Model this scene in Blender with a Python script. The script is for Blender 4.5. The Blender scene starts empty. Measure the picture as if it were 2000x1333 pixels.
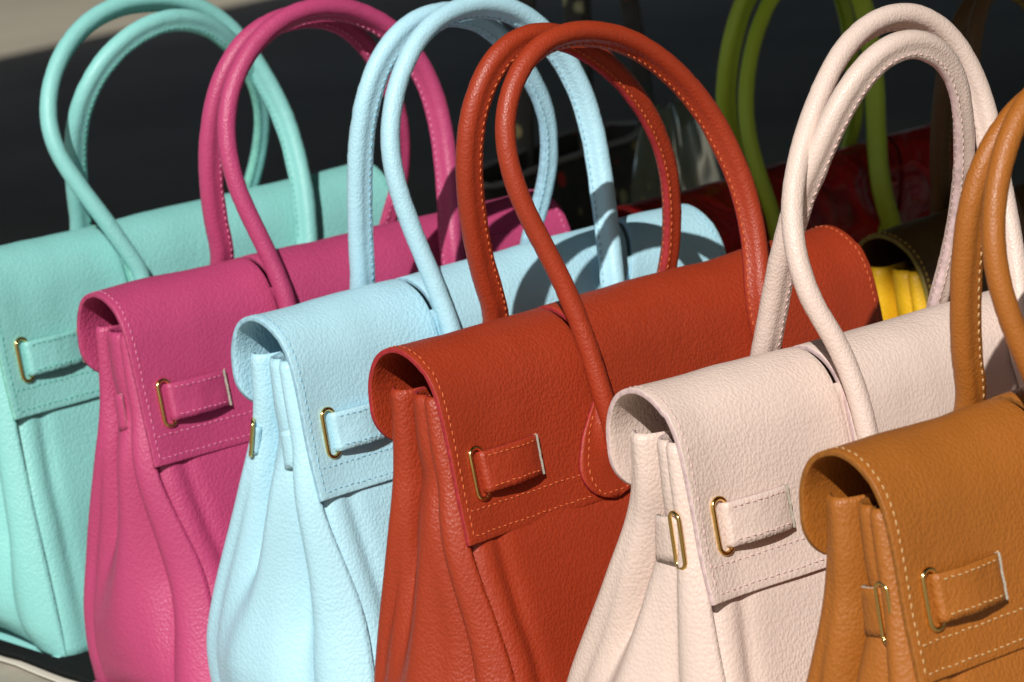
import bpy, math, random
from mathutils import Vector, Matrix, noise
R = math.radians
random.seed(7)
scene = bpy.context.scene
CM = 0.01                       # everything below is measured in centimetres

# ------------------------------------------------------------------ camera
cam_d = bpy.data.cameras.new('camera'); cam = bpy.data.objects.new('camera', cam_d)
scene.collection.objects.link(cam); scene.camera = cam
cR = Vector((0.7606, -0.64407, -0.08161)); cU = Vector((0.20869, 0.12352, 0.97015)); cF = Vector((0.61476, 0.75493, -0.22836))
cam.matrix_world = Matrix(((cR.x, cU.x, -cF.x, -1.01007), (cR.y, cU.y, -cF.y, -1.49936), (cR.z, cU.z, -cF.z, 0.65354), (0, 0, 0, 1)))
cam_d.sensor_width = 36; cam_d.lens = 112.638; cam_d.clip_start = 0.05; cam_d.clip_end = 500
cam_d.dof.use_dof = True; cam_d.dof.focus_distance = 1.68; cam_d.dof.aperture_fstop = 16

# ------------------------------------------------------------------ sky, sun, exposure
SUN_TRAVEL = Vector((14.6, 12.3, -15.4)).normalized()      # the way the light travels
to_sun = -SUN_TRAVEL
elev = math.asin(to_sun.z); azim = math.atan2(to_sun.x, to_sun.y)
world = bpy.data.worlds.new('World'); scene.world = world; world.use_nodes = True
wn = world.node_tree.nodes; wl = world.node_tree.links; wn.clear()
sky = wn.new('ShaderNodeTexSky'); sky.sky_type = 'NISHITA'; sky.sun_disc = False
sky.dust_density = 2.2; sky.ozone_density = 0.1; sky.air_density = 0.8; sky.sun_elevation = elev; sky.sun_rotation = azim
bg = wn.new('ShaderNodeBackground'); bg.inputs['Strength'].default_value = 0.05
wo = wn.new('ShaderNodeOutputWorld'); wl.new(sky.outputs[0], bg.inputs[0]); wl.new(bg.outputs[0], wo.inputs[0])
sun_d = bpy.data.lights.new('sun', 'SUN'); sun_d.energy = 5.0; sun_d.angle = R(0.5); sun_d.color = (1, 0.965, 0.91)
sun = bpy.data.objects.new('sun', sun_d); scene.collection.objects.link(sun)
sun.rotation_euler = SUN_TRAVEL.to_track_quat('-Z', 'Y').to_euler(); sun.location = (-3, -2.5, 3)
vs = scene.view_settings; vs.view_transform = 'Standard'; vs.look = 'None'; vs.exposure = -0.24; vs.gamma = 1; vs.use_curve_mapping = False
scene.cycles.max_bounces = 6; scene.cycles.transparent_max_bounces = 12

# ------------------------------------------------------------------ helpers
def link(name, verts, faces, mats, parent=None, smooth=True, midx=None):
    me = bpy.data.meshes.new(name)
    me.from_pydata([(x*CM, y*CM, z*CM) for x, y, z in verts], [], faces)
    for m in (mats if isinstance(mats, (list, tuple)) else [mats]): me.materials.append(m)
    if midx: me.polygons.foreach_set('material_index', midx)
    if smooth: me.polygons.foreach_set('use_smooth', [True]*len(me.polygons))
    me.update()
    o = bpy.data.objects.new(name, me); scene.collection.objects.link(o)
    if parent is not None: o.parent = parent
    return o
def tag(o, label=None, cat=None, group=None, kind=None):
    for k, v in (('label', label), ('category', cat), ('group', group), ('kind', kind)):
        if v: o[k] = v
    return o
def empty(name, loc, rz=0):
    o = bpy.data.objects.new(name, None); o.empty_display_size = 0.05
    scene.collection.objects.link(o); o.location = [c*CM for c in loc]; o.rotation_euler = (0, 0, R(rz)); return o
def grid_faces(nu, nv, wrap=False):
    f = []
    for i in range(nu-1):
        for j in range(nv if wrap else nv-1):
            j2 = (j+1) % nv
            f.append((i*nv+j, (i+1)*nv+j, (i+1)*nv+j2, i*nv+j2))
    return f
def lerp(a, b, t): return a + (b-a)*t
def interp(x, xs, ys):
    if x <= xs[0]: return ys[0]
    for i in range(1, len(xs)):
        if x <= xs[i]:
            t = (x-xs[i-1])/(xs[i]-xs[i-1]); t = t*t*(3-2*t) if False else t
            return lerp(ys[i-1], ys[i], t)
    return ys[-1]
def sinterp(x, xs, ys):                                  # smooth (monotone-ish Catmull) interpolation
    if x <= xs[0]: return ys[0]
    if x >= xs[-1]: return ys[-1]
    n = len(xs)
    for i in range(1, n):
        if x <= xs[i]:
            h = xs[i]-xs[i-1]; t = (x-xs[i-1])/h
            d = lambda k: (ys[min(k+1, n-1)]-ys[max(k-1, 0)])/(xs[min(k+1, n-1)]-xs[max(k-1, 0)])
            m0, m1 = d(i-1)*h, d(i)*h
            return (2*t**3-3*t*t+1)*ys[i-1]+(t**3-2*t*t+t)*m0+(-2*t**3+3*t*t)*ys[i]+(t**3-t*t)*m1
def catmull(pts, n):                                     # resample a polyline smoothly at equal arc length
    P = [Vector(p) for p in pts]
    Q = [P[0]*2-P[1]] + P + [P[-1]*2-P[-2]]
    dense = []
    for i in range(1, len(Q)-2):
        for k in range(16):
            t = k/16
            dense.append(0.5*((2*Q[i])+(Q[i+1]-Q[i-1])*t+(2*Q[i-1]-5*Q[i]+4*Q[i+1]-Q[i+2])*t*t+(3*Q[i]-Q[i-1]-3*Q[i+1]+Q[i+2])*t**3))
    dense.append(P[-1])
    L = [0]
    for a, b in zip(dense, dense[1:]): L.append(L[-1]+(b-a).length)
    out = []; j = 0
    for k in range(n):
        s = L[-1]*k/(n-1)
        while j < len(L)-2 and L[j+1] < s: j += 1
        t = (s-L[j])/max(1e-9, L[j+1]-L[j]); out.append(dense[j].lerp(dense[j+1], t))
    return out
def nz(x, y, z): return noise.noise(Vector((x, y, z)))

# ------------------------------------------------------------------ materials
def mat_new(name):
    m = bpy.data.materials.new(name); m.use_nodes = True
    nt = m.node_tree; b = nt.nodes['Principled BSDF']; return m, nt, b
def leather(name, col, seed=0, rough=0.43, cell=500, bump=0.45, hue=None):
    m, nt, b = mat_new(name); N = nt.nodes; L = nt.links
    tc = N.new('ShaderNodeTexCoord'); mp = N.new('ShaderNodeMapping'); mp.inputs['Location'].default_value = (seed*1.7, seed*0.9, seed*2.3)
    mp.inputs['Scale'].default_value = (1.12, 1.0, 0.9)
    L.new(tc.outputs['Object'], mp.inputs['Vector'])
    wn_ = N.new('ShaderNodeTexNoise'); wn_.inputs['Scale'].default_value = 260; wn_.inputs['Detail'].default_value = 1
    L.new(mp.outputs[0], wn_.inputs['Vector'])
    sub = N.new('ShaderNodeVectorMath'); sub.operation = 'SUBTRACT'; sub.inputs[1].default_value = (.5, .5, .5); L.new(wn_.outputs['Color'], sub.inputs[0])
    sc = N.new('ShaderNodeVectorMath'); sc.operation = 'SCALE'; sc.inputs['Scale'].default_value = 0.0016; L.new(sub.outputs[0], sc.inputs[0])
    ad = N.new('ShaderNodeVectorMath'); L.new(mp.outputs[0], ad.inputs[0]); L.new(sc.outputs[0], ad.inputs[1])
    v1 = N.new('ShaderNodeTexVoronoi'); v1.feature = 'F1'; v1.inputs['Scale'].default_value = cell; v1.inputs['Randomness'].default_value = .9; L.new(ad.outputs[0], v1.inputs['Vector'])
    mr = N.new('ShaderNodeMapRange'); mr.interpolation_type = 'SMOOTHSTEP'; mr.inputs['From Min'].default_value = 0.85; mr.inputs['From Max'].default_value = 0.1; L.new(v1.outputs['Distance'], mr.inputs['Value'])
    big = N.new('ShaderNodeTexNoise'); big.inputs['Scale'].default_value = 16; big.inputs['Detail'].default_value = 1; L.new(mp.outputs[0], big.inputs['Vector'])
    amp = N.new('ShaderNodeMapRange'); amp.inputs['From Min'].default_value = .3; amp.inputs['From Max'].default_value = .7; amp.inputs['To Min'].default_value = .6; amp.inputs['To Max'].default_value = 1.15; L.new(big.outputs['Fac'], amp.inputs['Value'])
    h1 = N.new('ShaderNodeMath'); h1.operation = 'MULTIPLY'; L.new(mr.outputs[0], h1.inputs[0]); L.new(amp.outputs[0], h1.inputs[1])
    h3 = N.new('ShaderNodeMath'); h3.operation = 'MULTIPLY_ADD'; h3.inputs[1].default_value = 0.3; L.new(wn_.outputs['Fac'], h3.inputs[0]); L.new(h1.outputs[0], h3.inputs[2])
    bp = N.new('ShaderNodeBump'); bp.inputs['Strength'].default_value = bump; bp.inputs['Distance'].default_value = 0.0005; L.new(h3.outputs[0], bp.inputs['Height'])
    L.new(bp.outputs[0], b.inputs['Normal'])
    # slight dye variation
    hv = N.new('ShaderNodeHueSaturation'); hv.inputs['Color'].default_value = (*col, 1)
    vr = N.new('ShaderNodeMapRange'); vr.inputs['To Min'].default_value = .86; vr.inputs['To Max'].default_value = 1.10
    big2 = N.new('ShaderNodeTexNoise'); big2.inputs['Scale'].default_value = 9; big2.inputs['Detail'].default_value = 2; L.new(mp.outputs[0], big2.inputs['Vector'])
    L.new(big2.outputs['Fac'], vr.inputs['Value']); L.new(vr.outputs[0], hv.inputs['Value'])
    L.new(hv.outputs[0], b.inputs['Base Color'])
    rr = N.new('ShaderNodeMapRange'); rr.inputs['To Min'].default_value = rough+.13; rr.inputs['To Max'].default_value = rough-.05; L.new(mr.outputs[0], rr.inputs['Value']); L.new(rr.outputs[0], b.inputs['Roughness'])
    b.inputs['Specular IOR Level'].default_value = 0.5
    return m
def plain(name, col, rough=.7, spec=.3, metal=0, nscale=0, namp=.15, bump=0):
    m, nt, b = mat_new(name); N = nt.nodes; L = nt.links
    b.inputs['Base Color'].default_value = (*col, 1); b.inputs['Roughness'].default_value = rough; b.inputs['Specular IOR Level'].default_value = spec; b.inputs['Metallic'].default_value = metal
    if nscale:
        tc = N.new('ShaderNodeTexCoord'); n = N.new('ShaderNodeTexNoise'); n.inputs['Scale'].default_value = nscale; n.inputs['Detail'].default_value = 6; L.new(tc.outputs['Object'], n.inputs['Vector'])
        mr = N.new('ShaderNodeMapRange'); mr.inputs['From Min'].default_value = .3; mr.inputs['From Max'].default_value = .7; mr.inputs['To Min'].default_value = 1-namp; mr.inputs['To Max'].default_value = 1+namp; L.new(n.outputs['Fac'], mr.inputs['Value'])
        h = N.new('ShaderNodeHueSaturation'); h.inputs['Color'].default_value = (*col, 1); L.new(mr.outputs[0], h.inputs['Value']); L.new(h.outputs[0], b.inputs['Base Color'])
        if bump:
            bp = N.new('ShaderNodeBump'); bp.inputs['Strength'].default_value = .6; bp.inputs['Distance'].default_value = bump; L.new(n.outputs['Fac'], bp.inputs['Height']); L.new(bp.outputs[0], b.inputs['Normal'])
    return m
M_GOLD = plain('gold_metal', (.80, .56, .20), .16, .5, 1)
M_RAW = plain('raw_leather_core', (.55, .51, .43), .9, .1, 0, 900, .25)

# ------------------------------------------------------------------ setting: ground, tables, added shade awning
def ground_mat():
    m, nt, b = mat_new('asphalt'); N = nt.nodes; L = nt.links
    tc = N.new('ShaderNodeTexCoord')
    n1 = N.new('ShaderNodeTexNoise'); n1.inputs['Scale'].default_value = .9; n1.inputs['Detail'].default_value = 8; L.new(tc.outputs['Object'], n1.inputs['Vector'])
    n2 = N.new('ShaderNodeTexNoise'); n2.inputs['Scale'].default_value = 60; n2.inputs['Detail'].default_value = 4; L.new(tc.outputs['Object'], n2.inputs['Vector'])
    mx = N.new('ShaderNodeMath'); mx.operation = 'MULTIPLY_ADD'; mx.inputs[1].default_value = .35; L.new(n2.outputs['Fac'], mx.inputs[0]); L.new(n1.outputs['Fac'], mx.inputs[2])
    cr = N.new('ShaderNodeValToRGB'); cr.color_ramp.elements[0].position = .4; cr.color_ramp.elements[0].color = (.20, .178, .136, 1); cr.color_ramp.elements[1].position = .9; cr.color_ramp.elements[1].color = (.37, .335, .26, 1)
    L.new(mx.outputs[0], cr.inputs[0]); L.new(cr.outputs[0], b.inputs['Base Color']); b.inputs['Roughness'].default_value = .95; b.inputs['Specular IOR Level'].default_value = .1
    bp = N.new('ShaderNodeBump'); bp.inputs['Distance'].default_value = .004; bp.inputs['Strength'].default_value = .5; L.new(n2.outputs['Fac'], bp.inputs['Height']); L.new(bp.outputs[0], b.inputs['Normal'])
    return m
GZ = -75
g = 8000
tag(link('ground', [(-g, -g, GZ), (g, -g, GZ), (g, g, GZ), (-g, g, GZ)], [(0, 1, 2, 3)], ground_mat()), kind='structure')

def box(name, x0, x1, y0, y1, z0, z1, mat, parent=None, bev=0.0):
    v = [(x0, y0, z0), (x1, y0, z0), (x1, y1, z0), (x0, y1, z0), (x0, y0, z1), (x1, y0, z1), (x1, y1, z1), (x0, y1, z1)]
    f = [(0, 3, 2, 1), (4, 5, 6, 7), (0, 1, 5, 4), (1, 2, 6, 5), (2, 3, 7, 6), (3, 0, 4, 7)]
    o = link(name, v, f, mat, parent, smooth=False)
    if bev:
        md = o.modifiers.new('bevel', 'BEVEL'); md.width = bev*CM; md.segments = 3
    return o
def table(name, x0, x1, y0, y1, top, mat, label):
    t = empty(name, ((x0+x1)/2, (y0+y1)/2, GZ)); cx, cy = (x0+x1)/2, (y0+y1)/2
    box('table_top', x0-cx, x1-cx, y0-cy, y1-cy, top-3-GZ, top-GZ, mat, t, .4)
    for sx in (x0-cx+3, x1-cx-3):
        for sy in (y0-cy+3, y1-cy-3):
            box('leg', sx-1.8, sx+1.8, sy-1.8, sy+1.8, 0, top-3-GZ, M_LEG, t, .3)
    return tag(t, label, 'table')
M_LEG = plain('table_leg_metal', (.2, .2, .2), .5, .5, .6)
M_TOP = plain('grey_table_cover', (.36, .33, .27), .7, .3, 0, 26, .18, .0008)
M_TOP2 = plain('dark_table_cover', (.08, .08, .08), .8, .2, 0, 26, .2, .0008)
table('display_table', -16, 39, -64, 45, -.6, M_TOP, 'table under a grey-beige cover carrying the front row of handbags')
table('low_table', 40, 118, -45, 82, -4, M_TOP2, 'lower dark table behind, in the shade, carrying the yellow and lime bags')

# a black felt mat under the front row, and a sheet of cream paper sticking out from under it
def sheet(name, edge_off, z, mat, label, cat, th, amp, crease):
    pv = []; nu, nv = 60, 16
    for i in range(nu):
        for j in range(nv):
            y = lerp(42, -61, i/(nu-1)); w = (j/(nv-1))**2
            xe = edge_off + .6*max(0, (y-24)/6) + amp*math.sin(y*.33+1) + amp*nz(y*.21, 0, 3)
            x = lerp(xe, 36.5, w)
            pv.append((x, y, z + crease*max(0, nz(x*.5, y*.35, 1))*max(0, 1-(x-xe)/4)))
    o = link(name, pv, [q[::-1] for q in grid_faces(nu, nv)], mat)
    pm = o.modifiers.new('s', 'SOLIDIFY'); pm.thickness = th*CM; pm.offset = -1
    return tag(o, label, cat)
sheet('felt_mat', -1.45, 0, plain('black_felt', (.012, .014, .014), .95, .05, 0, 400), 'black felt mat under the front row of handbags', 'mat', .3, .5, .0)
sheet('wrapping_paper', -1.75, -.34, plain('white_paper', (.66, .63, .54), .8, .2), 'cream sheet of paper between the black mat and the table', 'paper', .04, .35, .0)

# added awning, out of view, sized to shade the ground and the bags behind
AH = 170
def up(x, y): k = (AH-GZ); return (x-k*14.6/15.4, y-k*12.3/15.4)
aw = empty('added_shade_awning', (280, 200, GZ))
corn = [up(138.2, -260), up(138.2, 723), up(1500, 1022), up(1500, -260)]
av = []; n = 14
for i in range(n):
    for j in range(n):
        s, t = i/(n-1), j/(n-1)
        a = Vector(corn[0]).lerp(Vector(corn[1]), t); b_ = Vector(corn[3]).lerp(Vector(corn[2]), t); p = a.lerp(b_, s)
        av.append((p.x-280, p.y-200, AH-GZ + 10*math.sin(math.pi*s)*math.sin(math.pi*t)))
ao = link('canvas', av, grid_faces(n, n), plain('shade_awning_canvas', (.03, .06, .045), .9, .1, 0, 20), aw)
md = ao.modifiers.new('s', 'SOLIDIFY'); md.thickness = .3*CM
for c_ in corn:
    x, y = c_[0]-280, c_[1]-200
    sx = 4 if x < 0 else -4; sy = 4 if y < 0 else -4
    box('post', x+sx-2, x+sx+2, y+sy-2, y+sy+2, 0, AH-GZ-.5, M_LEG, aw, .3)
tag(aw, 'added out-of-view awning that casts shade on the ground behind the bags', 'awning')
# ------------------------------------------------------------------ the handbag
LB = 35.0
PROFILE = [(2.35, 20.1), (2.6, 22.2), (2.5, 24.0), (1.65, 25.5), (0.0, 26.1), (-1.75, 25.5), (-2.85, 24.1), (-3.4, 22.3), (-3.92, 19.3), (-4.54, 15.79)]
NS = 66
PR = catmull([(0, y, z) for y, z in PROFILE], NS)
PLEN = sum((b-a).length for a, b in zip(PR, PR[1:]))
S_APEX = min(range(NS), key=lambda i: -PR[i].z)/(NS-1)
def prof(s):
    s = min(1, max(0, s))*(NS-1); i = min(NS-2, int(s)); t = s-i
    p = PR[i].lerp(PR[i+1], t)
    a, b = PR[max(0, i-1)], PR[min(NS-1, i+2)]; d = (b-a).normalized()
    return p, Vector((0, d.z, -d.y))*(1)                 # normal pointing out of the bag
def stitch_mesh(acc, p, d, n, ln=.30, r=.05):
    d = d.normalized(); n = n.normalized(); s = d.cross(n); v, f = acc; k = len(v)
    for q in (-.36, .36):
        for a in range(4):
            an = a*math.pi/2+math.pi/4; w = p + d*(q*ln) + (n*math.cos(an)+s*math.sin(an))*r
            v.append(tuple(w))
    v.append(tuple(p-d*ln*.5-n*r*.7)); v.append(tuple(p+d*ln*.5-n*r*.7))
    for a in range(4):
        b = (a+1) % 4
        f += [(k+a, k+b, k+4+b, k+4+a), (k+b, k+a, k+8), (k+4+a, k+4+b, k+9)]
def stitch_path(acc, pts, nrm, pitch=.42, jit=.025, ln=.29, r=.042):
    L = [0]
    for a, b in zip(pts, pts[1:]): L.append(L[-1]+(b-a).length)
    n = max(1, int(L[-1]/pitch)); j = 0
    for k in range(n):
        s = (k+.5)*L[-1]/n
        while j < len(L)-2 and L[j+1] < s: j += 1
        t = (s-L[j])/max(1e-9, L[j+1]-L[j]); p = pts[j].lerp(pts[j+1], t); d = (pts[j+1]-pts[j]).normalized(); nn = nrm[j].lerp(nrm[j+1], t).normalized()
        sd = d.cross(nn)
        stitch_mesh(acc, p + sd*random.uniform(-jit, jit) - nn*random.uniform(0, .02), d + sd*(.16+random.uniform(-.14, .14)), nn, ln*random.uniform(.85, 1.1), r)

def make_bag(name, loc, rz, mats, P, handles, label, group, detail=1.0):
    M, ME, MS = mats[:3]                                     # leather, cut edge, thread
    root = empty(name, loc, rz); tag(root, label, 'handbag', group)
    sd = P.get('seed', 0)
    rnd = random.Random(sd*13+5)
    folds = [(rnd.uniform(.36, .46), rnd.uniform(.55, .85), rnd.uniform(.35, .6), rnd.uniform(.06, .09)), (rnd.uniform(.3, .4), rnd.uniform(.3, .5), -rnd.uniform(.2, .45), rnd.uniform(.06, .1)), (rnd.uniform(.5, .6), rnd.uniform(.75, .95), -rnd.uniform(.1, .4), rnd.uniform(.05, .08))]
    # ---- body lines
    zt = 24.4
    rxz, rxv = P.get('ridge', ([0, 8, 16, 25], [0, 0, 0, .3]))
    y16, y6 = P.get('back', (2.6, 6.0))
    def yF(z): return sinterp(z, [0, 4, 10, 16, 25], [-7.4, -6.7, -5.45, -4.1, -2.3])
    def yB(z): return sinterp(z, [0, 6, 16, 20.5, 25], [y6-.3, y6, y16, 1.35, 1.2])
    def rx(z): return sinterp(z, rxz, rxv)
    bul = P.get('bulge', 1.0); val = P.get('valley', 1.0); tc_ = P.get('tc', .66)
    def gus(t, z):                                       # the side panel, folded in at the top and bulging out below
        o = bul*sinterp(z, [0, 2, 6, 11, 16, 20, 25], [.5, 1.7, 2.1, 1.3, .35, .1, .1])*math.sin(math.pi*t)**.9
        sg = interp(z, [0, 8, 16, 25], [.2, .13, .085, .07])
        eps = interp(z, [0, 6, 14, 20], [.12, .08, .02, .008]); tcz = tc_ + .05*math.sin(z*.25+sd)
        o -= val*interp(z, [0, 5, 10, 15, 20, 25], [0, .05, .6, 1.7, 2.4, 2.6])*math.exp(-(math.sqrt((t-tcz)**2+eps*eps)-eps)/sg)
        o += interp(z, [0, 5, 12, 18, 25], [0, 0, .12, .45, .5])*abs(math.sin(math.pi*t/tcz/1.0 if t < tcz else math.pi*(t-tcz)/(1-tcz)))
        cz = interp(z, [0, 3, 8, 14, 19, 25], [0, .2, .85, .6, .2, .12])
        tr = .25 + .03*math.sin(z*.3+sd*2)
        o -= cz*math.exp(-((t-tr)/.075)**2) + .5*cz*math.exp(-((t-.9)/.05)**2)
        rr = interp(z, [0, 2, 10, 16, 25], [.25, .5, .62, .5, .35])
        if t < .22: o += rr*math.sin(math.pi*t/.22)**.8
        if t > .86: o += interp(z, [0, 12, 20], [.6, .5, .1])*rr*math.sin(math.pi*(1-t)/.14)**.8
        # long soft drags running down from the pinched top
        w = interp(z, [0, 3, 10, 17, 25], [.0, .35, .4, .15, .0])
        o += w*.55*nz(t*2.6+sd*3.1+z*.07, z*.10, sd*1.3) + .05*w*nz(t*8+z*.1, z*.22, sd+5)
        for (f0, f1, fa, fw) in folds:
            if 2.5 < z < 18:
                tf = lerp(f0, f1, (18-z)/15.5)
                o += fa*math.sin(math.pi*(z-2.5)/15.5)*math.exp(-((t-tf)/(fw*(1+.05*(18-z))))**2)*math.sin(math.pi*t)
        y = lerp(yF(z)-.12, yB(z)+.1, t)
        x = lerp(rx(z), .15*rx(z), t) + sinterp(z, [0, 9, 15, 19, 25], [0, 0, .2, .6, .8])
        # the strap pulls the side panel in
        o -= .35*math.exp(-((z-18.9)/1.5)**2)*math.sin(math.pi*t)
        return Vector((x-o, y, z))
    # ---- gussets
    nt, nzz = int(74*detail), int(84*detail)
    for side in (0, 1):
        v = []
        for i in range(nzz):
            z = lerp(.15, 23.6, i/(nzz-1))
            for j in range(nt):
                p = gus(j/(nt-1), z); p.z += P.get('sag', .5)*math.sin(math.pi*j/(nt-1))**1.5*max(0, 1-z/5)
                if i == nzz-1: p = p+Vector((.12, 0, 0))
                v.append((p.x, p.y, p.z) if side == 0 else (LB-p.x, p.y, p.z))
        f = grid_faces(nzz, nt)
        if side == 0: f = [q[::-1] for q in f]
        go = link('gusset', v, f, [M, ME], root)
        md = go.modifiers.new('s', 'SOLIDIFY'); md.thickness = .22*CM; md.offset = -1; md.material_offset_rim = 1
        if side == 0:
            gusset = go; ga = ([], []); pts = []; nn = []
            for k in range(120):
                p = gus(lerp(.03, .97, k/119), 23.1); q = gus(lerp(.03, .97, k/119)+.01, 23.1); d_ = (q-p).normalized()
                n_ = d_.cross(Vector((0, 0, 1))); n_ = n_ if n_.x < 0 else -n_
                pts.append(p+n_*.03); nn.append(n_)
            stitch_path(ga, pts, nn, pitch=.42)
            link('stitching', ga[0], ga[1], MS, go)['kind'] = 'stuff'
    # ---- front and back panels
    nx, nzp = int(70*detail), int(40*detail)
    for nm, fy, sgn in (('front_panel', yF, -1), ('back_panel', yB, 1)):
        v = []
        for i in range(nzp):
            z = lerp(.1, zt if sgn < 0 else 22.6, i/(nzp-1))
            for j in range(nx):
                t = j/(nx-1); t = .5-.5*math.cos(math.pi*t)
                k = 1 if sgn < 0 else .15
                x0 = rx(z)*k-.05+interp(z, [11, 17, 25], [0, .8, 1.5]); x = lerp(x0, LB-x0, t)
                d = min(x-x0, LB-x0-x)
                o = .55*math.sqrt(max(0, 1-(1-min(1, d/1.0))**2)) - .3            # rolled edge
                crs = interp(z, [0, 4, 12, 20], [0, .18, .30, .1])
                o -= crs*math.exp(-((d-1.6)/.5)**2)                            # crease beside the roll
                o += interp(z, [0, 8, 16, 25], [.12, .35, .12, 0])*nz(x*.13+sd*2, z*.16, sd)
                o += .22*math.sin(math.pi*min(1, z/16.))*math.sin(math.pi*t)
                if z > 15: o -= .28*min(1, (z-15)/2.5)
                v.append((x, fy(z)+sgn*o, z))
        f = grid_faces(nzp, nx)
        if sgn > 0: f = [q[::-1] for q in f]
        po = link(nm, v, f, M, root)
        md = po.modifiers.new('s', 'SOLIDIFY'); md.thickness = .22*CM; md.offset = -1
    # ---- base
    v = []; nb = 12
    for i in range(nb):
        for j in range(nb):
            x = lerp(-.6*bul, LB+.6*bul, i/(nb-1)); y = lerp(yF(0)+.1, yB(0)-.1, j/(nb-1)); v.append((x, y, .22))
    bo = link('base', v, grid_faces(nb, nb), M, root); md = bo.modifiers.new('s', 'SOLIDIFY'); md.thickness = .2*CM; md.offset = 0
    # ---- flap
    wav = P.get('wave', .12)
    xs_l, xs_r = P.get('slits', (11.15, 25.6))
    def s_of_front(z):
        return next(i for i in range(NS-1, 0, -1) if PR[i].z >= z)/(NS-1)
    s_end = s_of_front(20.9)
    def fpos(x, s):
        p, n = prof(s)
        e = min(x, LB-x)
        w = wav*nz(x*.16+sd*1.9, s*2.4, sd*.7+2)*1.2 + .05*nz(x*.5+sd, s*7, sd)
        w += .16*wav/.12*max(0, 1-e/2.2)*(1 if s > .5 else .3)*P.get('flare', .6)
        w += P.get('lift', .12)*max(0, (s-.8)/.2)**2
        return Vector((x, p.y, p.z)) + n*w, n
    rr = 2.3
    seg = [26, 30, 16]; cols = []
    def xcols(s):
        d = s*PLEN; ins = 0
        if d < rr: ins = rr-math.sqrt(max(0, rr*rr-(rr-d)**2))
        ex = interp(s, [S_APEX, s_end], [3.3, 0]) if s < s_end else 0
        ex = min(ex, 3.3)*P.get('slant', 1)
        gap = interp(s, [S_APEX-.1, S_APEX+.06, s_end], [.5, .42, .36])
        b = [ins, xs_l-gap/2, xs_l+gap/2, xs_r+ex-gap/2, xs_r+ex+gap/2, LB-ins]
        c = [lerp(b[0], b[1], k/seg[0]) for k in range(seg[0]+1)] + [lerp(b[2], b[3], k/seg[1]) for k in range(seg[1]+1)] + [lerp(b[4], b[5], k/seg[2]) for k in range(seg[2]+1)]
        return c
    v = []; nc = sum(seg)+3; rows = [i/(NS-1) for i in range(NS)]
    rows[0] = 0.0005
    for s in rows:
        for x in xcols(s): v.append(tuple(fpos(x, s)[0]))
    f = []
    for i in range(NS-1):
        for j in range(nc-1):
            if j in (seg[0], seg[0]+seg[1]+1) and rows[i] < s_end and rows[i] > .02: continue
            f.append((i*nc+j, (i+1)*nc+j, (i+1)*nc+j+1, i*nc+j+1))
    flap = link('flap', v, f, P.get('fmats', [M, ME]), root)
    md = flap.modifiers.new('s', 'SOLIDIFY'); md.thickness = .30*CM; md.offset = -1; md.material_offset_rim = 1
    md = flap.modifiers.new('b', 'BEVEL'); md.width = .05*CM; md.segments = 2; md.limit_method = 'ANGLE'; md.angle_limit = R(50)
    # ---- stitching on the flap
    acc = ([], [])
    def spath(xsl, ofs=.0, **k):
        pts = []; nn = []
        for x, s in xsl:
            p, n = fpos(x, s); pts.append(p+n*(.015+ofs)); nn.append(n)
        stitch_path(acc, pts, nn, **k)
    e = .42; ds = e/PLEN
    for sx in (0, 1):
        col = []
        for k in range(90):
            s = lerp(ds, 1-ds, k/89); d = s*PLEN; ins = 0
            if d < rr: ins = rr-math.sqrt(max(0, rr*rr-(rr-d)**2))
            x = ins+e
            col.append((x if sx == 0 else LB-x, s))
        spath(col)
    for q in (ds, 1.75/PLEN):
        spath([(lerp(e+.1, LB-e-.1, k/160), 1-q) for k in range(161)])
    # inside of the back fold shows its seam as well
    # ---- belt strap with ring on the flap front
    tz1, tz0 = P.get('strapz', (20.45, 18.25)); tx0, tx1 = 1.75, P.get('strapx', 6.0)
    def s_at(z): 
        for i in range(NS-1, 0, -1):
            if PR[i-1].z >= z >= PR[i].z and PR[i].y < -1:
                t = (PR[i-1].z-z)/max(1e-6, PR[i-1].z-PR[i].z); return (i-1+t)/(NS-1)
        return .7
    nu, nv = 26, 9; v = []
    puff = P.get('puff', .28)
    def strap_pt(u, w):
        x = lerp(tx0, tx1, u); z = lerp(tz0, tz1, w)
        p, n = fpos(x, s_at(z))
        o = .36 + puff*(math.sin(math.pi*min(1, u*1.02))**.75 if u < .99 else 0)*(1-.25*(w-.5)) - .5*max(0, 1-u/.05)**2
        o += .04*nz(u*5+sd, w*3, sd)
        return p+n*o, n
    for i in range(nu):
        for j in range(nv): v.append(tuple(strap_pt(i/(nu-1), j/(nv-1))[0]))
    so = link('belt_strap', v, grid_faces(nu, nv), [M, ME], flap)
    md = so.modifiers.new('s', 'SOLIDIFY'); md.thickness = .22*CM; md.offset = -1; md.material_offset_rim = 1
    for w in (.13, .87):
        pts = []; nn = []
        for k in range(30):
            p, n = strap_pt(lerp(.1, .95, k/29), w); pts.append(p+n*.02); nn.append(n)
        stitch_path(acc, pts, nn, pitch=.40)
    pts = []; nn = []
    for k in range(12):
        z = lerp(tz0-.1, tz1+.1, k/11); p, n = fpos(tx1+.28, s_at(z)); pts.append(p+n*.03); nn.append(n)
    stitch_path(acc, pts, nn, pitch=.40)
    # pale raw end of the strap
    v = []; 
    for k in range(10):
        w = lerp(.0, 1.0, k/9); p, n = strap_pt(.985, w); q = Vector((0.04*nz(k*.9, sd, 2), 0, 0))
        for dx, dn in ((0, .03), (.15, .01), (.15, -.22), (0, -.22)): v.append(tuple(p+n*dn+Vector((dx, 0, 0))+q))
    link('strap_end', v, grid_faces(10, 4, True)+[(3, 2, 1, 0), (36, 37, 38, 39)], M_RAW, flap, smooth=False)
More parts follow.
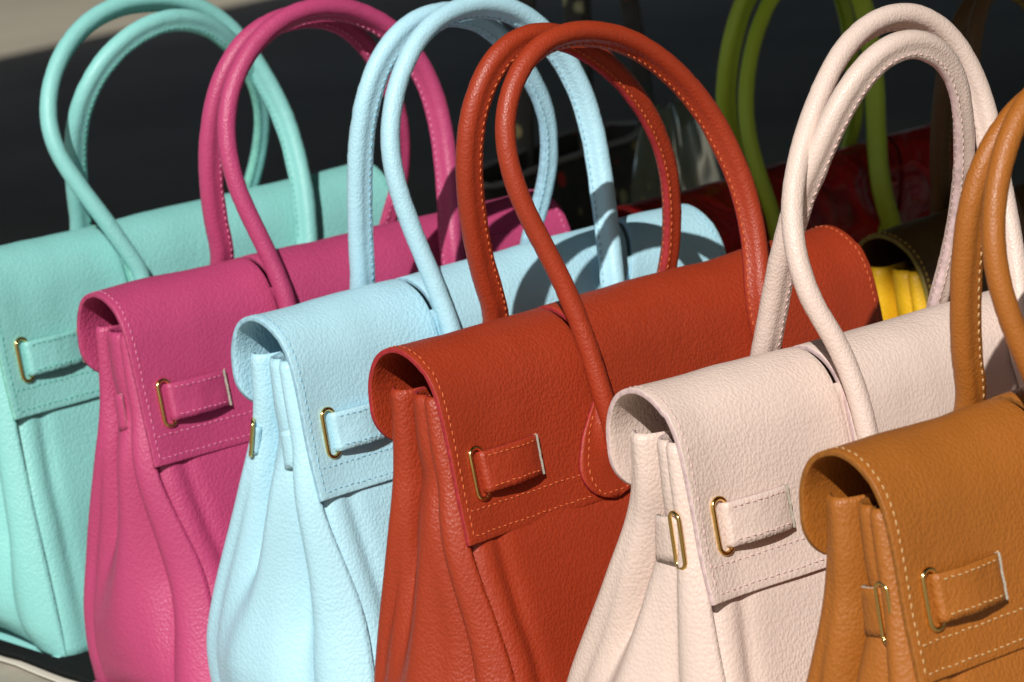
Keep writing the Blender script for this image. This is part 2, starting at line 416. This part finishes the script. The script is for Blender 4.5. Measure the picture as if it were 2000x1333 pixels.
    def ring(parent, ctr, ax_long, ax_short, hl, hw, r=.125):
        v = []; n1, n2 = 48, 10; nrm = ax_long.cross(ax_short).normalized(); rad = hw
        pts = []
        for k in range(n1):
            a = 2*math.pi*k/n1; ca, sa = math.cos(a), math.sin(a)
            pts.append(ctr + ax_short*(rad*ca) + ax_long*(rad*sa + math.copysign(hl-rad, sa) if abs(sa) > 1e-6 else 0))
        # denser straight part is not needed: a stadium from stretched circle
        for k in range(n1):
            t = (pts[(k+1) % n1]-pts[k-1]).normalized(); b = t.cross(nrm)
            for j in range(n2):
                a = 2*math.pi*j/n2; v.append(tuple(pts[k]+(nrm*math.cos(a)*1.0+b*math.sin(a))*r))
        f = []
        for k in range(n1):
            for j in range(n2):
                k2, j2 = (k+1) % n1, (j+1) % n2; f.append((k*n2+j, k*n2+j2, k2*n2+j2, k2*n2+j))
        return link('ring', v, f, M_GOLD, parent)
    zc = (tz0+tz1)/2; p, n = fpos(tx0-.05, s_at(zc)); p2, _ = fpos(tx0-.05, s_at(zc+1)); al = (p2-p).normalized()
    ring(flap, p+n*.12, al, Vector((1, 0, 0)), (tz1-tz0)/2+.30, .42)
    # ---- side straps on the near gusset
    for k_, (ta, tb, zz, zh, rg) in enumerate(P.get('side', [(.40, .14, 18.9, 1.1, 1)])):
        v = []; nu, nv = 14, 7
        def sp(u, w):
            z = lerp(zz-zh, zz+zh, w)
            a = gus(ta, z); c_ = gus(tb, z); p = a.lerp(c_, u)
            xm = min(gus(lerp(ta, tb, k/10), zz+zh*(k%3-1)).x for k in range(11))
            p.x = xm - .12 - .22*math.sin(math.pi*u)**.7 + .25*max(0, 1-u/.15)**2
            p.z = z - .25*(1-u)
            return p
        for i in range(nu):
            for j in range(nv): v.append(tuple(sp(i/(nu-1), j/(nv-1))))
        f = grid_faces(nu, nv)
        if tb < ta: f = [q[::-1] for q in f]
        st = link('side_strap', v, f, [M, M_RAW if k_ == 0 else ME], gusset)
        md = st.modifiers.new('s', 'SOLIDIFY'); md.thickness = .2*CM; md.offset = 1; md.material_offset_rim = 1
        if rg is not None:
            a = sp(1, .5); up_ = (sp(1, 1)-sp(1, 0)).normalized(); ac = (sp(1, .5)-sp(.7, .5)).normalized()
            out_ = Vector((-1, -.35, 0)).normalized(); sh_ = (ac*.8+out_*.35).normalized(); sh_ = (sh_-up_*sh_.dot(up_)).normalized()
            ring(gusset, a+out_*.2, up_, sh_, zh+.28, .40, .115)
    link('stitching', acc[0], acc[1], MS, flap)['kind'] = 'stuff'
    # ---- handles
    for key in ('F', 'B'):
        fr = key == 'F'
        pts = [Vector(p) for p in handles[key]]
        yy = -1 if fr else 1
        def foot(end):
            q = pts[0] if end == 0 else pts[-1]
            x0 = P.get('foot', (11.2, 24.4))[0 if end == 0 else 1]
            x0 = lerp(q.x, x0, .6)
            out_ = []
            if q.z > 22.6: out_.append(Vector((lerp(q.x, x0, .5), yy*4.35, 22.0)))
            out_.append(Vector((x0, yy*4.75 if fr else 4.4, 20.0))); out_.append(Vector((x0, yy*4.75 if fr else 4.6, 18.6)))
            return out_
        full = foot(0)[::-1] + pts + foot(1)
        N_ = int(190*detail); C_ = catmull(full, N_)
        for _ in range(7): C_ = [C_[0]] + [C_[i-1]*.25+C_[i]*.5+C_[i+1]*.25 for i in range(1, N_-1)] + [C_[-1]]
        cen = sum(C_, Vector())/N_; r = .57
        prf = []; a0 = R(38)
        for k in range(17):
            a = a0+(2*math.pi-2*a0)*k/16; prf.append((r*math.cos(a), r*math.sin(a)))
        prf = prf + [(r+.10, -.25), (r+.38, -.17), (r+.38, .17), (r+.10, .25)]
        npf = len(prf); v = []; A1 = ([], []); s1 = ([], []); s2 = ([], [])
        frames = []
        for i in range(N_):
            T = (C_[min(N_-1, i+1)]-C_[max(0, i-1)]).normalized()
            inn = (cen-C_[i]); inn -= T*inn.dot(T); inn.normalize()
            tw = Vector((0, .75 if fr else -.55, 0)); tw -= T*tw.dot(T)
            e1 = (inn+tw).normalized(); e2 = T.cross(e1).normalized()
            frames.append((T, e1, e2))
            u = i/(N_-1); endt = min(u, 1-u)
            k1 = 1 - .25*max(0, 1-endt/.035)
            wr = .025*nz(i*.9, sd*2, 3 if fr else 7)
            ph = 11 if fr else 23
            for q_, (a, b) in enumerate(prf):
                rad = 1+wr+.035*nz(i*.16, q_*.35, ph+sd)-.09*max(0, nz(i*.55, q_*.22, ph+sd*2)-.15) if a < r else 1+.05*nz(i*.2, sd, ph)
                v.append(tuple(C_[i] + e1*a*k1*rad + e2*b*k1*rad))
            for sg_, st_ in ((1, s1), (-1, s2)):
                st_[0].append(C_[i]+e1*(r+.21)*k1+e2*sg_*(.235)*k1); st_[1].append(e2*sg_)
        f = grid_faces(N_, npf, True); mi = []
        for i in range(N_-1):
            for j in range(npf): mi.append(1 if j == 18 else 0)
        f.append(tuple(range(npf))[::-1]); mi.append(0); f.append(tuple((N_-1)*npf+j for j in range(npf))); mi.append(0)
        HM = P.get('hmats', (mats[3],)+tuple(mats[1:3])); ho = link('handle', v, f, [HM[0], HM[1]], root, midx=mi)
        ha = ([], [])
        lo, hi = int(N_*.07), int(N_*.93)
        for st_ in (s1, s2): stitch_path(ha, st_[0][lo:hi], st_[1][lo:hi], pitch=.44, jit=.012, r=.045)
        link('stitching', ha[0], ha[1], HM[2], ho)['kind'] = 'stuff'
        # ---- teardrop patches at the feet
        if fr:
            for xe in (C_[0].x, C_[-1].x):
                v = []; nu, nv = 22, 15
                def pp(u, w):                            # u down from the handle, w across
                    z = lerp(21.2, 15.75, u)
                    hw = sinterp(u, [0, .15, .35, .65, .85, .95, 1], [.4, 1.0, 1.75, 2.25, 1.85, 1.1, .25])
                    x = xe + (w*2-1)*hw
                    p, n = fpos(min(LB-.2, max(.2, x)), s_at(max(15.82, z)))
                    p = Vector((x, p.y, z if z < 15.82 else p.z))
                    o = .27 + .75*math.exp(-((w-.5)/.17)**2)*max(0, 1-u/.75)**1.3 + .05*nz(u*4+sd, w*4, 1)
                    return p+n*o, n
                for i in range(nu):
                    for j in range(nv): v.append(tuple(pp(i/(nu-1), j/(nv-1))[0]))
                pa = link('handle_patch', v, [q[::-1] for q in grid_faces(nu, nv)][::-1], [HM[0], HM[1]], ho)
                pa.data.flip_normals()
                md = pa.modifiers.new('s', 'SOLIDIFY'); md.thickness = .17*CM; md.offset = -1; md.material_offset_rim = 1
                pha = ([], []); pts_ = []; nn = []
                for k in range(60):
                    q = k/59
                    if q < .46: u, w = lerp(.12, .93, q/.46), .13
                    elif q < .54: u, w = .93, lerp(.13, .87, (q-.46)/.08)
                    else: u, w = lerp(.93, .12, (q-.54)/.46), .87
                    p, n = pp(u, w); pts_.append(p+n*.02); nn.append(n)
                stitch_path(pha, pts_, nn, pitch=.42)
                # joined below with the handle so that no fourth level is needed
                po = link('patch_stitching', pha[0], pha[1], MS, ho); po['kind'] = 'stuff'
    return root
HANDLES = {
 'mint': {
  'F': [(11.57,-4.30,22.98), (10.77,-3.76,24.92), (9.75,-2.97,27.27), (8.70,-2.15,29.55), (7.98,-1.44,31.56), (7.93,-0.80,33.49), (8.54,-0.24,35.35), (9.75,0.21,37.17), (11.58,0.56,38.80), (13.94,0.78,39.92), (16.75,0.87,40.36), (19.84,0.81,40.04), (22.54,0.60,39.00), (24.35,0.29,37.50), (25.55,-0.19,35.56), (26.47,-0.90,33.19), (26.97,-1.75,30.69), (26.91,-2.69,28.04), (26.45,-3.71,25.18)],
  'B': [(11.94,3.12,25.44), (11.43,2.33,27.88), (10.95,1.46,30.33), (10.78,0.57,32.74), (11.29,-0.20,35.00), (12.63,-0.73,36.89), (14.68,-1.02,38.29), (17.12,-1.15,39.02), (19.55,-1.14,38.93), (21.83,-0.97,38.03), (23.91,-0.60,36.41), (25.67,0.04,34.29), (26.86,0.86,31.97), (27.37,1.71,29.66), (27.28,2.51,27.39), (26.78,3.18,25.21)],
 },
 'magenta': {
  'F': [(11.05,-4.10,24.01), (10.62,-3.46,26.47), (9.97,-2.90,28.82), (9.43,-2.41,31.07), (9.33,-1.98,33.31), (9.75,-1.63,35.47), (10.81,-1.36,37.49), (12.49,-1.17,39.25), (14.68,-1.05,40.46), (17.27,-1.01,40.92), (20.01,-1.05,40.50), (22.46,-1.17,39.28), (24.22,-1.35,37.56), (25.27,-1.60,35.63), (25.76,-1.93,33.62), (25.82,-2.31,31.60), (25.58,-2.75,29.46), (25.11,-3.30,27.12), (24.49,-3.92,24.66)],
  'B': [(11.26,3.20,25.79), (10.78,2.79,28.20), (10.48,2.38,30.62), (10.48,2.03,32.93), (10.84,1.74,35.11), (11.64,1.49,37.16), (12.93,1.32,38.82), (14.73,1.21,39.92), (17.01,1.16,40.38), (19.37,1.19,40.13), (21.30,1.28,39.24), (22.82,1.42,37.84), (24.06,1.60,36.13), (25.00,1.84,34.28), (25.61,2.14,32.21), (25.82,2.51,29.85), (25.49,2.92,27.44), (24.69,3.30,25.23)],
 },
 'blue': {
  'F': [(11.17,-4.23,23.36), (10.69,-3.47,26.42), (10.10,-2.79,29.33), (9.70,-2.25,31.92), (9.73,-1.84,34.10), (10.28,-1.52,36.12), (11.38,-1.28,38.18), (12.95,-1.11,39.95), (14.95,-0.99,41.09), (17.30,-0.95,41.51), (19.51,-0.97,41.26), (21.19,-1.04,40.59), (22.51,-1.14,39.62), (23.71,-1.27,38.32), (24.73,-1.45,36.71), (25.41,-1.73,34.81), (25.67,-2.11,32.64), (25.58,-2.59,30.25), (25.29,-3.10,27.94), (24.95,-3.61,25.86), (24.52,-4.15,23.73)],
  'B': [(10.49,3.26,25.47), (10.26,2.76,28.36), (10.16,2.28,31.32), (10.25,1.89,33.96), (10.67,1.59,36.28), (11.58,1.36,38.37), (13.04,1.20,39.99), (14.99,1.11,40.94), (17.21,1.09,41.09), (19.15,1.14,40.62), (20.62,1.22,39.80), (21.81,1.33,38.74), (22.94,1.45,37.46), (24.05,1.61,36.02), (24.95,1.81,34.49), (25.51,2.04,32.86), (25.71,2.29,31.15), (25.59,2.56,29.50), (25.23,2.83,27.97), (24.77,3.06,26.65), (24.32,3.23,25.63)],
 },
 'red': {
  'F': [(10.72,-4.58,21.57), (10.41,-3.85,24.82), (9.82,-3.14,27.83), (8.98,-2.55,30.39), (8.22,-2.13,32.56), (7.83,-1.78,34.50), (7.84,-1.50,36.29), (8.30,-1.31,37.94), (9.28,-1.16,39.40), (10.69,-1.05,40.53), (12.49,-0.98,41.16), (14.62,-0.98,41.19), (16.73,-1.03,40.73), (18.55,-1.10,39.98), (20.25,-1.21,38.87), (21.88,-1.36,37.40), (23.23,-1.58,35.73), (24.31,-1.91,33.71), (25.08,-2.37,31.31), (25.31,-2.88,28.88), (25.01,-3.43,26.60), (24.40,-3.99,24.40)],
  'B': [(10.01,3.27,25.40), (9.09,2.84,27.88), (8.29,2.41,30.46), (7.80,2.02,33.03), (7.71,1.70,35.37), (8.05,1.47,37.40), (8.86,1.29,39.11), (10.03,1.16,40.39), (11.57,1.09,41.09), (13.43,1.08,41.19), (15.28,1.13,40.71), (16.94,1.22,39.84), (18.49,1.32,38.75), (19.96,1.45,37.46), (21.35,1.63,35.89), (22.59,1.87,34.08), (23.50,2.14,32.20), (24.02,2.43,30.31), (24.28,2.78,28.25), (24.27,3.10,26.38), (24.06,3.31,25.13)],
 },
 'pink': {
  'F': [(11.33,-4.55,21.73), (11.17,-3.75,24.82), (10.66,-3.10,26.96), (10.09,-2.52,28.54), (9.83,-1.93,30.16), (9.96,-1.32,31.92), (10.48,-0.75,33.65), (11.39,-0.25,35.32), (12.66,0.20,37.10), (14.10,0.56,38.80), (15.61,0.85,40.23), (17.32,1.06,41.31), (19.25,1.17,41.88), (21.15,1.17,41.84), (22.75,1.04,41.20), (23.99,0.81,40.06), (24.84,0.50,38.50), (25.29,0.10,36.68), (25.30,-0.53,34.40), (24.99,-1.41,31.67), (24.61,-2.29,29.16), (24.12,-3.11,26.90), (23.52,-3.86,24.71)],
  'B': [(11.24,3.05,25.69), (11.30,2.25,28.10), (11.32,1.41,30.46), (11.47,0.65,32.53), (11.82,0.06,34.16), (12.35,-0.42,35.64), (13.12,-0.81,37.24), (14.22,-1.13,38.86), (15.61,-1.36,40.16), (17.19,-1.49,40.88), (18.86,-1.51,40.94), (20.43,-1.40,40.34), (21.69,-1.20,39.25), (22.53,-0.94,37.84), (23.11,-0.55,36.16), (23.66,0.06,34.20), (24.13,0.86,31.96), (24.40,1.70,29.68), (24.38,2.48,27.46), (24.08,3.20,25.14)],
 },
 'tan': {
  'F': [(10.68,-3.83,24.99), (10.04,-3.22,27.47), (9.35,-2.67,29.85), (8.94,-2.23,32.01), (8.95,-1.88,33.87), (9.31,-1.61,35.55), (10.00,-1.39,37.20), (10.94,-1.23,38.73), (12.18,-1.10,39.98), (13.87,-1.01,40.92), (16.01,-0.96,41.37), (18.38,-0.99,41.06), (20.64,-1.11,39.91), (22.53,-1.31,38.00), (23.85,-1.63,35.50), (24.46,-2.09,32.79), (24.33,-2.62,30.12), (23.68,-3.22,27.37)],
  'B': [(11.92,3.31,25.12), (11.34,2.84,27.87), (11.01,2.44,30.32), (10.94,2.06,32.74), (11.16,1.75,34.96), (11.74,1.54,36.69), (12.65,1.40,38.03), (13.89,1.29,39.12), (15.50,1.21,39.90), (17.60,1.19,40.05), (20.06,1.28,39.24), (22.39,1.47,37.42), (24.06,1.77,34.93), (24.82,2.14,32.22), (24.91,2.54,29.67), (24.70,2.93,27.41)],
 },
}
# ------------------------------------------------------------------ the bags
COL = {
 'mint':    ((.24, .585, .56), (.20, .52, .43), (.10, .40, .32)),
 'magenta': ((.455, .055, .16), (.42, .06, .15), (.70, .22, .36)),
 'blue':    ((.43, .71, .83), (.32, .54, .66), (.28, .53, .68)),
 'red':     ((.345, .037, .0105), (.36, .03, .035), (.62, .145, .05)),
 'pink':    ((.72, .572, .50), (.62, .46, .45), (.66, .47, .45)),
 'tan':     ((.37, .119, .0155), (.30, .11, .02), (.62, .40, .19)),
 'yellow':  ((.80, .46, .012), (.45, .26, .02), (.8, .55, .1)),
 'shade_brown':   ((.105, .052, .014), (.26, .20, .05), (.3, .2, .1)),
 'darkred': ((.36, .014, .014), (.2, .01, .01), (.4, .03, .03)),
 'lime':    ((.45, .62, .04), (.2, .3, .02), (.4, .55, .1)),
}
def bag_mats(k, i):
    c, e, t = COL[k]
    return (leather(k+'_leather', c, i+1), plain(k+'_cut_edge', e, .75, .2, 0, 300, .2), plain(k+'_thread', t, .8, .2), leather(k+'_handle_leather', c, i+1.5, .42, 640, .36))
def crumple(name, col):
    m, nt, b = mat_new(name); N = nt.nodes; L = nt.links
    tc = N.new('ShaderNodeTexCoord'); n = N.new('ShaderNodeTexNoise'); n.inputs['Scale'].default_value = 26; n.inputs['Detail'].default_value = 4; n.inputs['Distortion'].default_value = 1.5; L.new(tc.outputs['Object'], n.inputs['Vector'])
    bp = N.new('ShaderNodeBump'); bp.inputs['Strength'].default_value = .9; bp.inputs['Distance'].default_value = .012; L.new(n.outputs['Fac'], bp.inputs['Height']); L.new(bp.outputs[0], b.inputs['Normal'])
    cr = N.new('ShaderNodeValToRGB'); cr.color_ramp.elements[0].position = .35; cr.color_ramp.elements[0].color = (col[0]*.45, col[1]*.6, col[2]*.7, 1); cr.color_ramp.elements[1].position = .65; cr.color_ramp.elements[1].color = (*col, 1)
    L.new(n.outputs['Fac'], cr.inputs[0]); L.new(cr.outputs[0], b.inputs['Base Color'])
    b.inputs['Roughness'].default_value = .3; b.inputs['Specular IOR Level'].default_value = .5
    return m
GR = 'leather handbags lined up in the front row'
ZD = lambda v: ([0, 8, 15.5, 19, 25], [0.3*v, v, .1, 0, .25])
BAGS = [
 ('mint', (.365, 30.865), 2.725, 'mint green leather handbag at the back left end of the row', dict(sag=1.3, lift=.2, flare=.9, seed=1, back=(3.0, 6.0), ridge=ZD(.2), bulge=.9, wave=.10)),
 ('magenta', (-.615, 12.761), -.934, 'magenta pink leather handbag between the mint and the light blue ones', dict(wave=.17, flare=.3, tc=.74, side=[(.50, .32, 18.9, 1.1, None)], seed=2, back=(1.9, 5.2), ridge=ZD(2.0), bulge=.8, valley=.8)),
 ('blue', (.594, -1.929), 1.512, 'light blue leather handbag with handle shadows falling across its flap', dict(side=[(.34, .16, 18.7, 1.1, None), (.84, .92, 18.7, .85, 1)], wave=.15, lift=.3, flare=.5, seed=3, back=(2.8, 7.4), ridge=ZD(1.5), bulge=1.2)),
 ('red', (-.03, -15.956), 2.415, 'brick red leather handbag with orange stitching in the middle of the row', dict(side=[], flare=.8, lift=.05, wave=.14, seed=4, back=(1.9, 4.4), ridge=ZD(1.3), bulge=.9, valley=.8, tc=.7)),
 ('pink', (1.106, -33.859), -2.915, 'pale blush pink leather handbag with a gold ring on its side strap', dict(side=[(.50, .14, 18.9, 1.15, 1)], wave=.16, lift=.25, flare=1.0, seed=5, back=(3.3, 8.4), ridge=ZD(.2), bulge=1.1)),
 ('tan', (-1.439, -50.149), -2.054, 'caramel tan leather handbag with cream stitching at the right front', dict(seed=6, wave=.13, flare=.5, lift=.1, back=(2.2, 5.4), ridge=ZD(.1), bulge=.9, tc=.66, side=[(.50, .18, 18.9, 1.15, 1)])),
]
for i, (k, (x, y), rz, lab, P) in enumerate(BAGS):
    make_bag('handbag', (x, y, 0), rz, bag_mats(k, i), P, HANDLES[k], lab, GR)
SHADE_BROWN = bag_mats('shade_brown', 10)  # deep shade on the yellow bag's flap and handles, put into their colour
make_bag('handbag', (48.4, -5.6, -4), 9, bag_mats('yellow', 7), dict(seed=8, back=(2.5, 6), ridge=ZD(.2), hmats=SHADE_BROWN, fmats=[SHADE_BROWN[0], SHADE_BROWN[1]]), HANDLES['tan'], 'yellow sided handbag with flap and handles coloured dark for shade, behind the red one', 'handbags standing in the shade behind', .6)
LIME = {'F': [(11.3,-4.2,23.3), (10.9,-3.7,25.6), (10.7,-3.0,28.3), (10.9,-2.4,30.8), (11.8,-1.9,33.6), (13.4,-1.5,36.3), (15.5,-1.2,38.6), (18.1,-1.1,40.2), (21.3,-1.0,40.6), (24.0,-1.1,39.7), (25.6,-1.3,37.6), (25.8,-1.8,34.4), (25.4,-2.4,31.1), (24.5,-3.1,27.7), (23.5,-4.0,24.5), (23.6,-4.6,21.4)],
'B': [(16.0,3.3,25.1), (14.7,2.9,27.5), (13.6,2.4,30.4), (13.5,1.9,33.5), (14.1,1.6,36.1), (15.3,1.3,38.6), (17.2,1.1,40.6), (20.0,1.0,41.5), (23.2,1.1,40.7), (25.5,1.3,38.6), (26.9,1.6,35.7), (27.7,2.0,32.8), (28.3,2.5,29.9), (28.9,3.0,27.2)]}
make_bag('handbag', (46.4, 17.6, -4), 3, (crumple('dark_red_patent', (.52, .014, .014)),)+bag_mats('darkred', 8)[1:], dict(seed=9, back=(3, 6), ridge=ZD(.2), hmats=bag_mats('lime', 9)), LIME, 'dark red handbag with lime green handles standing in the shade behind', 'handbags standing in the shade behind', .6)

# ------------------------------------------------------------------ floral tote and clear plastic film in the shade
def floral():
    m, nt, b = mat_new('floral_fabric'); N = nt.nodes; L = nt.links
    tc = N.new('ShaderNodeTexCoord')
    n0 = N.new('ShaderNodeTexNoise'); n0.inputs['Scale'].default_value = 60; L.new(tc.outputs['Object'], n0.inputs['Vector'])
    v = N.new('ShaderNodeTexVoronoi'); v.inputs['Scale'].default_value = 55; L.new(n0.outputs['Color'], v.inputs['Vector']); L.new(tc.outputs['Object'], v.inputs['Vector'])
    r1 = N.new('ShaderNodeValToRGB'); r1.color_ramp.interpolation = 'CONSTANT'
    e = r1.color_ramp.elements; e[0].color = (.06, .065, .055, 1); e[1].position = .45; e[1].color = (.55, .46, .2, 1)
    x = e.new(.62); x.color = (.03, .05, .045, 1); x = e.new(.78); x.color = (.6, .04, .03, 1); x = e.new(.88); x.color = (.45, .47, .26, 1)
    sp = N.new('ShaderNodeSeparateColor'); L.new(v.outputs['Color'], sp.inputs[0]); L.new(sp.outputs[0], r1.inputs[0])
    r2 = N.new('ShaderNodeMapRange'); r2.inputs['From Min'].default_value = .28; r2.inputs['From Max'].default_value = .42; L.new(v.outputs['Distance'], r2.inputs['Value'])
    mx = N.new('ShaderNodeMix'); mx.data_type = 'RGBA'; L.new(r2.outputs[0], mx.inputs[0]); L.new(r1.outputs[0], mx.inputs[6]); mx.inputs[7].default_value = (.05, .05, .045, 1)
    L.new(mx.outputs[2], b.inputs['Base Color']); b.inputs['Roughness'].default_value = .8
    return m
MF = floral(); M_TRIM = plain('grey_binding', (.32, .33, .33), .6, .3)
tote = empty('tote_bag', (55.7, 40.9, -4), 18)
def tote_body():
    v = []; n1, n2 = 48, 16
    for i in range(n2):
        z = 24*i/(n2-1)
        for k in range(n1):
            a = 2*math.pi*k/n1; c, s = math.cos(a), math.sin(a)
            q = lambda w: math.copysign(abs(w)**.45, w)
            wx = 14.5-.8*i/(n2-1); wy = 5.2-2.2*i/(n2-1)
            v.append((12+wx*q(c), 4+wy*q(s)+.5*nz(k*.3, z*.15, 2), z+.35*nz(k*.25, 0, 6)*i/(n2-1)))
    f = grid_faces(n2, n1, True)
    f.append(tuple(range(n1)))
    o = link('body', v, [q[::-1] for q in f], MF, tote); md = o.modifiers.new('s', 'SOLIDIFY'); md.thickness = .25*CM
    rim = v[-n1:]; tv = []; 
    for k in range(n1):
        p = Vector(rim[k]); t_ = (Vector(rim[(k+1) % n1])-Vector(rim[k-1])).normalized(); nn = t_.cross(Vector((0, 0, 1)))
        for j in range(6):
            a = j*math.pi/3; tv.append(tuple(p+(nn*math.cos(a)+Vector((0, 0, 1))*math.sin(a))*.28))
    f = []
    for k in range(n1):
        for j in range(6):
            k2, j2 = (k+1) % n1, (j+1) % 6; f.append((k*6+j, k*6+j2, k2*6+j2, k2*6+j))
    link('binding', tv, f, M_TRIM, tote)
tote_body()
def strap_loop(pts, w, th, mat, parent, name='handle'):
    C_ = catmull(pts, 50); v = []
    cen = sum(C_, Vector())/50
    for i, p in enumerate(C_):
        T = (C_[min(49, i+1)]-C_[max(0, i-1)]).normalized(); e1 = cen-p; e1 -= T*e1.dot(T); e1.normalize(); e2 = T.cross(e1)
        for a in range(8):
            an = a*math.pi/4; v.append(tuple(p+e1*math.cos(an)*th+e2*math.sin(an)*w))
    return link(name, v, grid_faces(50, 8, True), mat, parent)
for y0 in (1.1, 6.9):
    k = 1 if y0 < 4 else -1
    strap_loop([(13.5, y0, 17), (13.6, y0-.2*k, 24), (13.9, y0+.4*k, 33), (15.5, y0+1.2*k, 42), (19, y0+1.6*k, 45.5), (22.2, y0+1.2*k, 42), (23.2, y0+.4*k, 33), (23.4, y0-.2*k, 24), (23.5, y0, 17)], .95, .3, MF, tote)
tag(tote, 'dark floral print tote bag in the shade behind the light blue handbag', 'tote bag')

def film_mat():
    m = bpy.data.materials.new('clear_plastic_film'); m.use_nodes = True; nt = m.node_tree; N = nt.nodes; L = nt.links; N.clear()
    o = N.new('ShaderNodeOutputMaterial'); tr = N.new('ShaderNodeBsdfTransparent'); tr.inputs[0].default_value = (.86, .9, .82, 1)
    gl = N.new('ShaderNodeBsdfGlossy'); gl.inputs['Roughness'].default_value = .18; gl.inputs[0].default_value = (.9, .95, .9, 1)
    df = N.new('ShaderNodeBsdfDiffuse'); df.inputs[0].default_value = (.30, .34, .22, 1)
    m1 = N.new('ShaderNodeMixShader'); m1.inputs[0].default_value = .3; L.new(tr.outputs[0], m1.inputs[1]); L.new(df.outputs[0], m1.inputs[2])
    fr = N.new('ShaderNodeLayerWeight'); fr.inputs[0].default_value = .12
    m2 = N.new('ShaderNodeMixShader'); L.new(fr.outputs['Fresnel'], m2.inputs[0]); L.new(m1.outputs[0], m2.inputs[1]); L.new(gl.outputs[0], m2.inputs[2])
    L.new(m2.outputs[0], o.inputs[0]); return m
MFILM = film_mat()
def film(name, loc, rz, lx, ly, hz, seed, label, top=None):
    v = []; n1, n2 = 60, 34
    for i in range(n2):
        u = i/(n2-1); z = .3+hz*u
        for k in range(n1):
            a = 2*math.pi*k/n1; c, s = math.cos(a), math.sin(a); q = lambda w: math.copysign(abs(w)**.6, w)
            tp = (1-u)**.5*.85+.15 if top else 1-.12*u
            cr = 1+.22*u*abs(nz(c*3.2+seed, s*3.2, z*.12)) + .10*nz(c*6+seed, s*6, z*.3)
            v.append((lx*q(c)*tp*cr, ly*q(s)*tp*cr, z+1.2*u*nz(c*2, s*2, seed)))
    o = link(name, v, grid_faces(n2, n1, True), MFILM); o.location = [w*CM for w in loc]; o.rotation_euler = (0, 0, R(rz))
    return tag(o, label, 'plastic film')
film('plastic_film', (69.5, 37, -4), 20, 9.0, 4.0, 28, 3, 'crumpled clear plastic bag standing between the floral tote and lime handles', True)
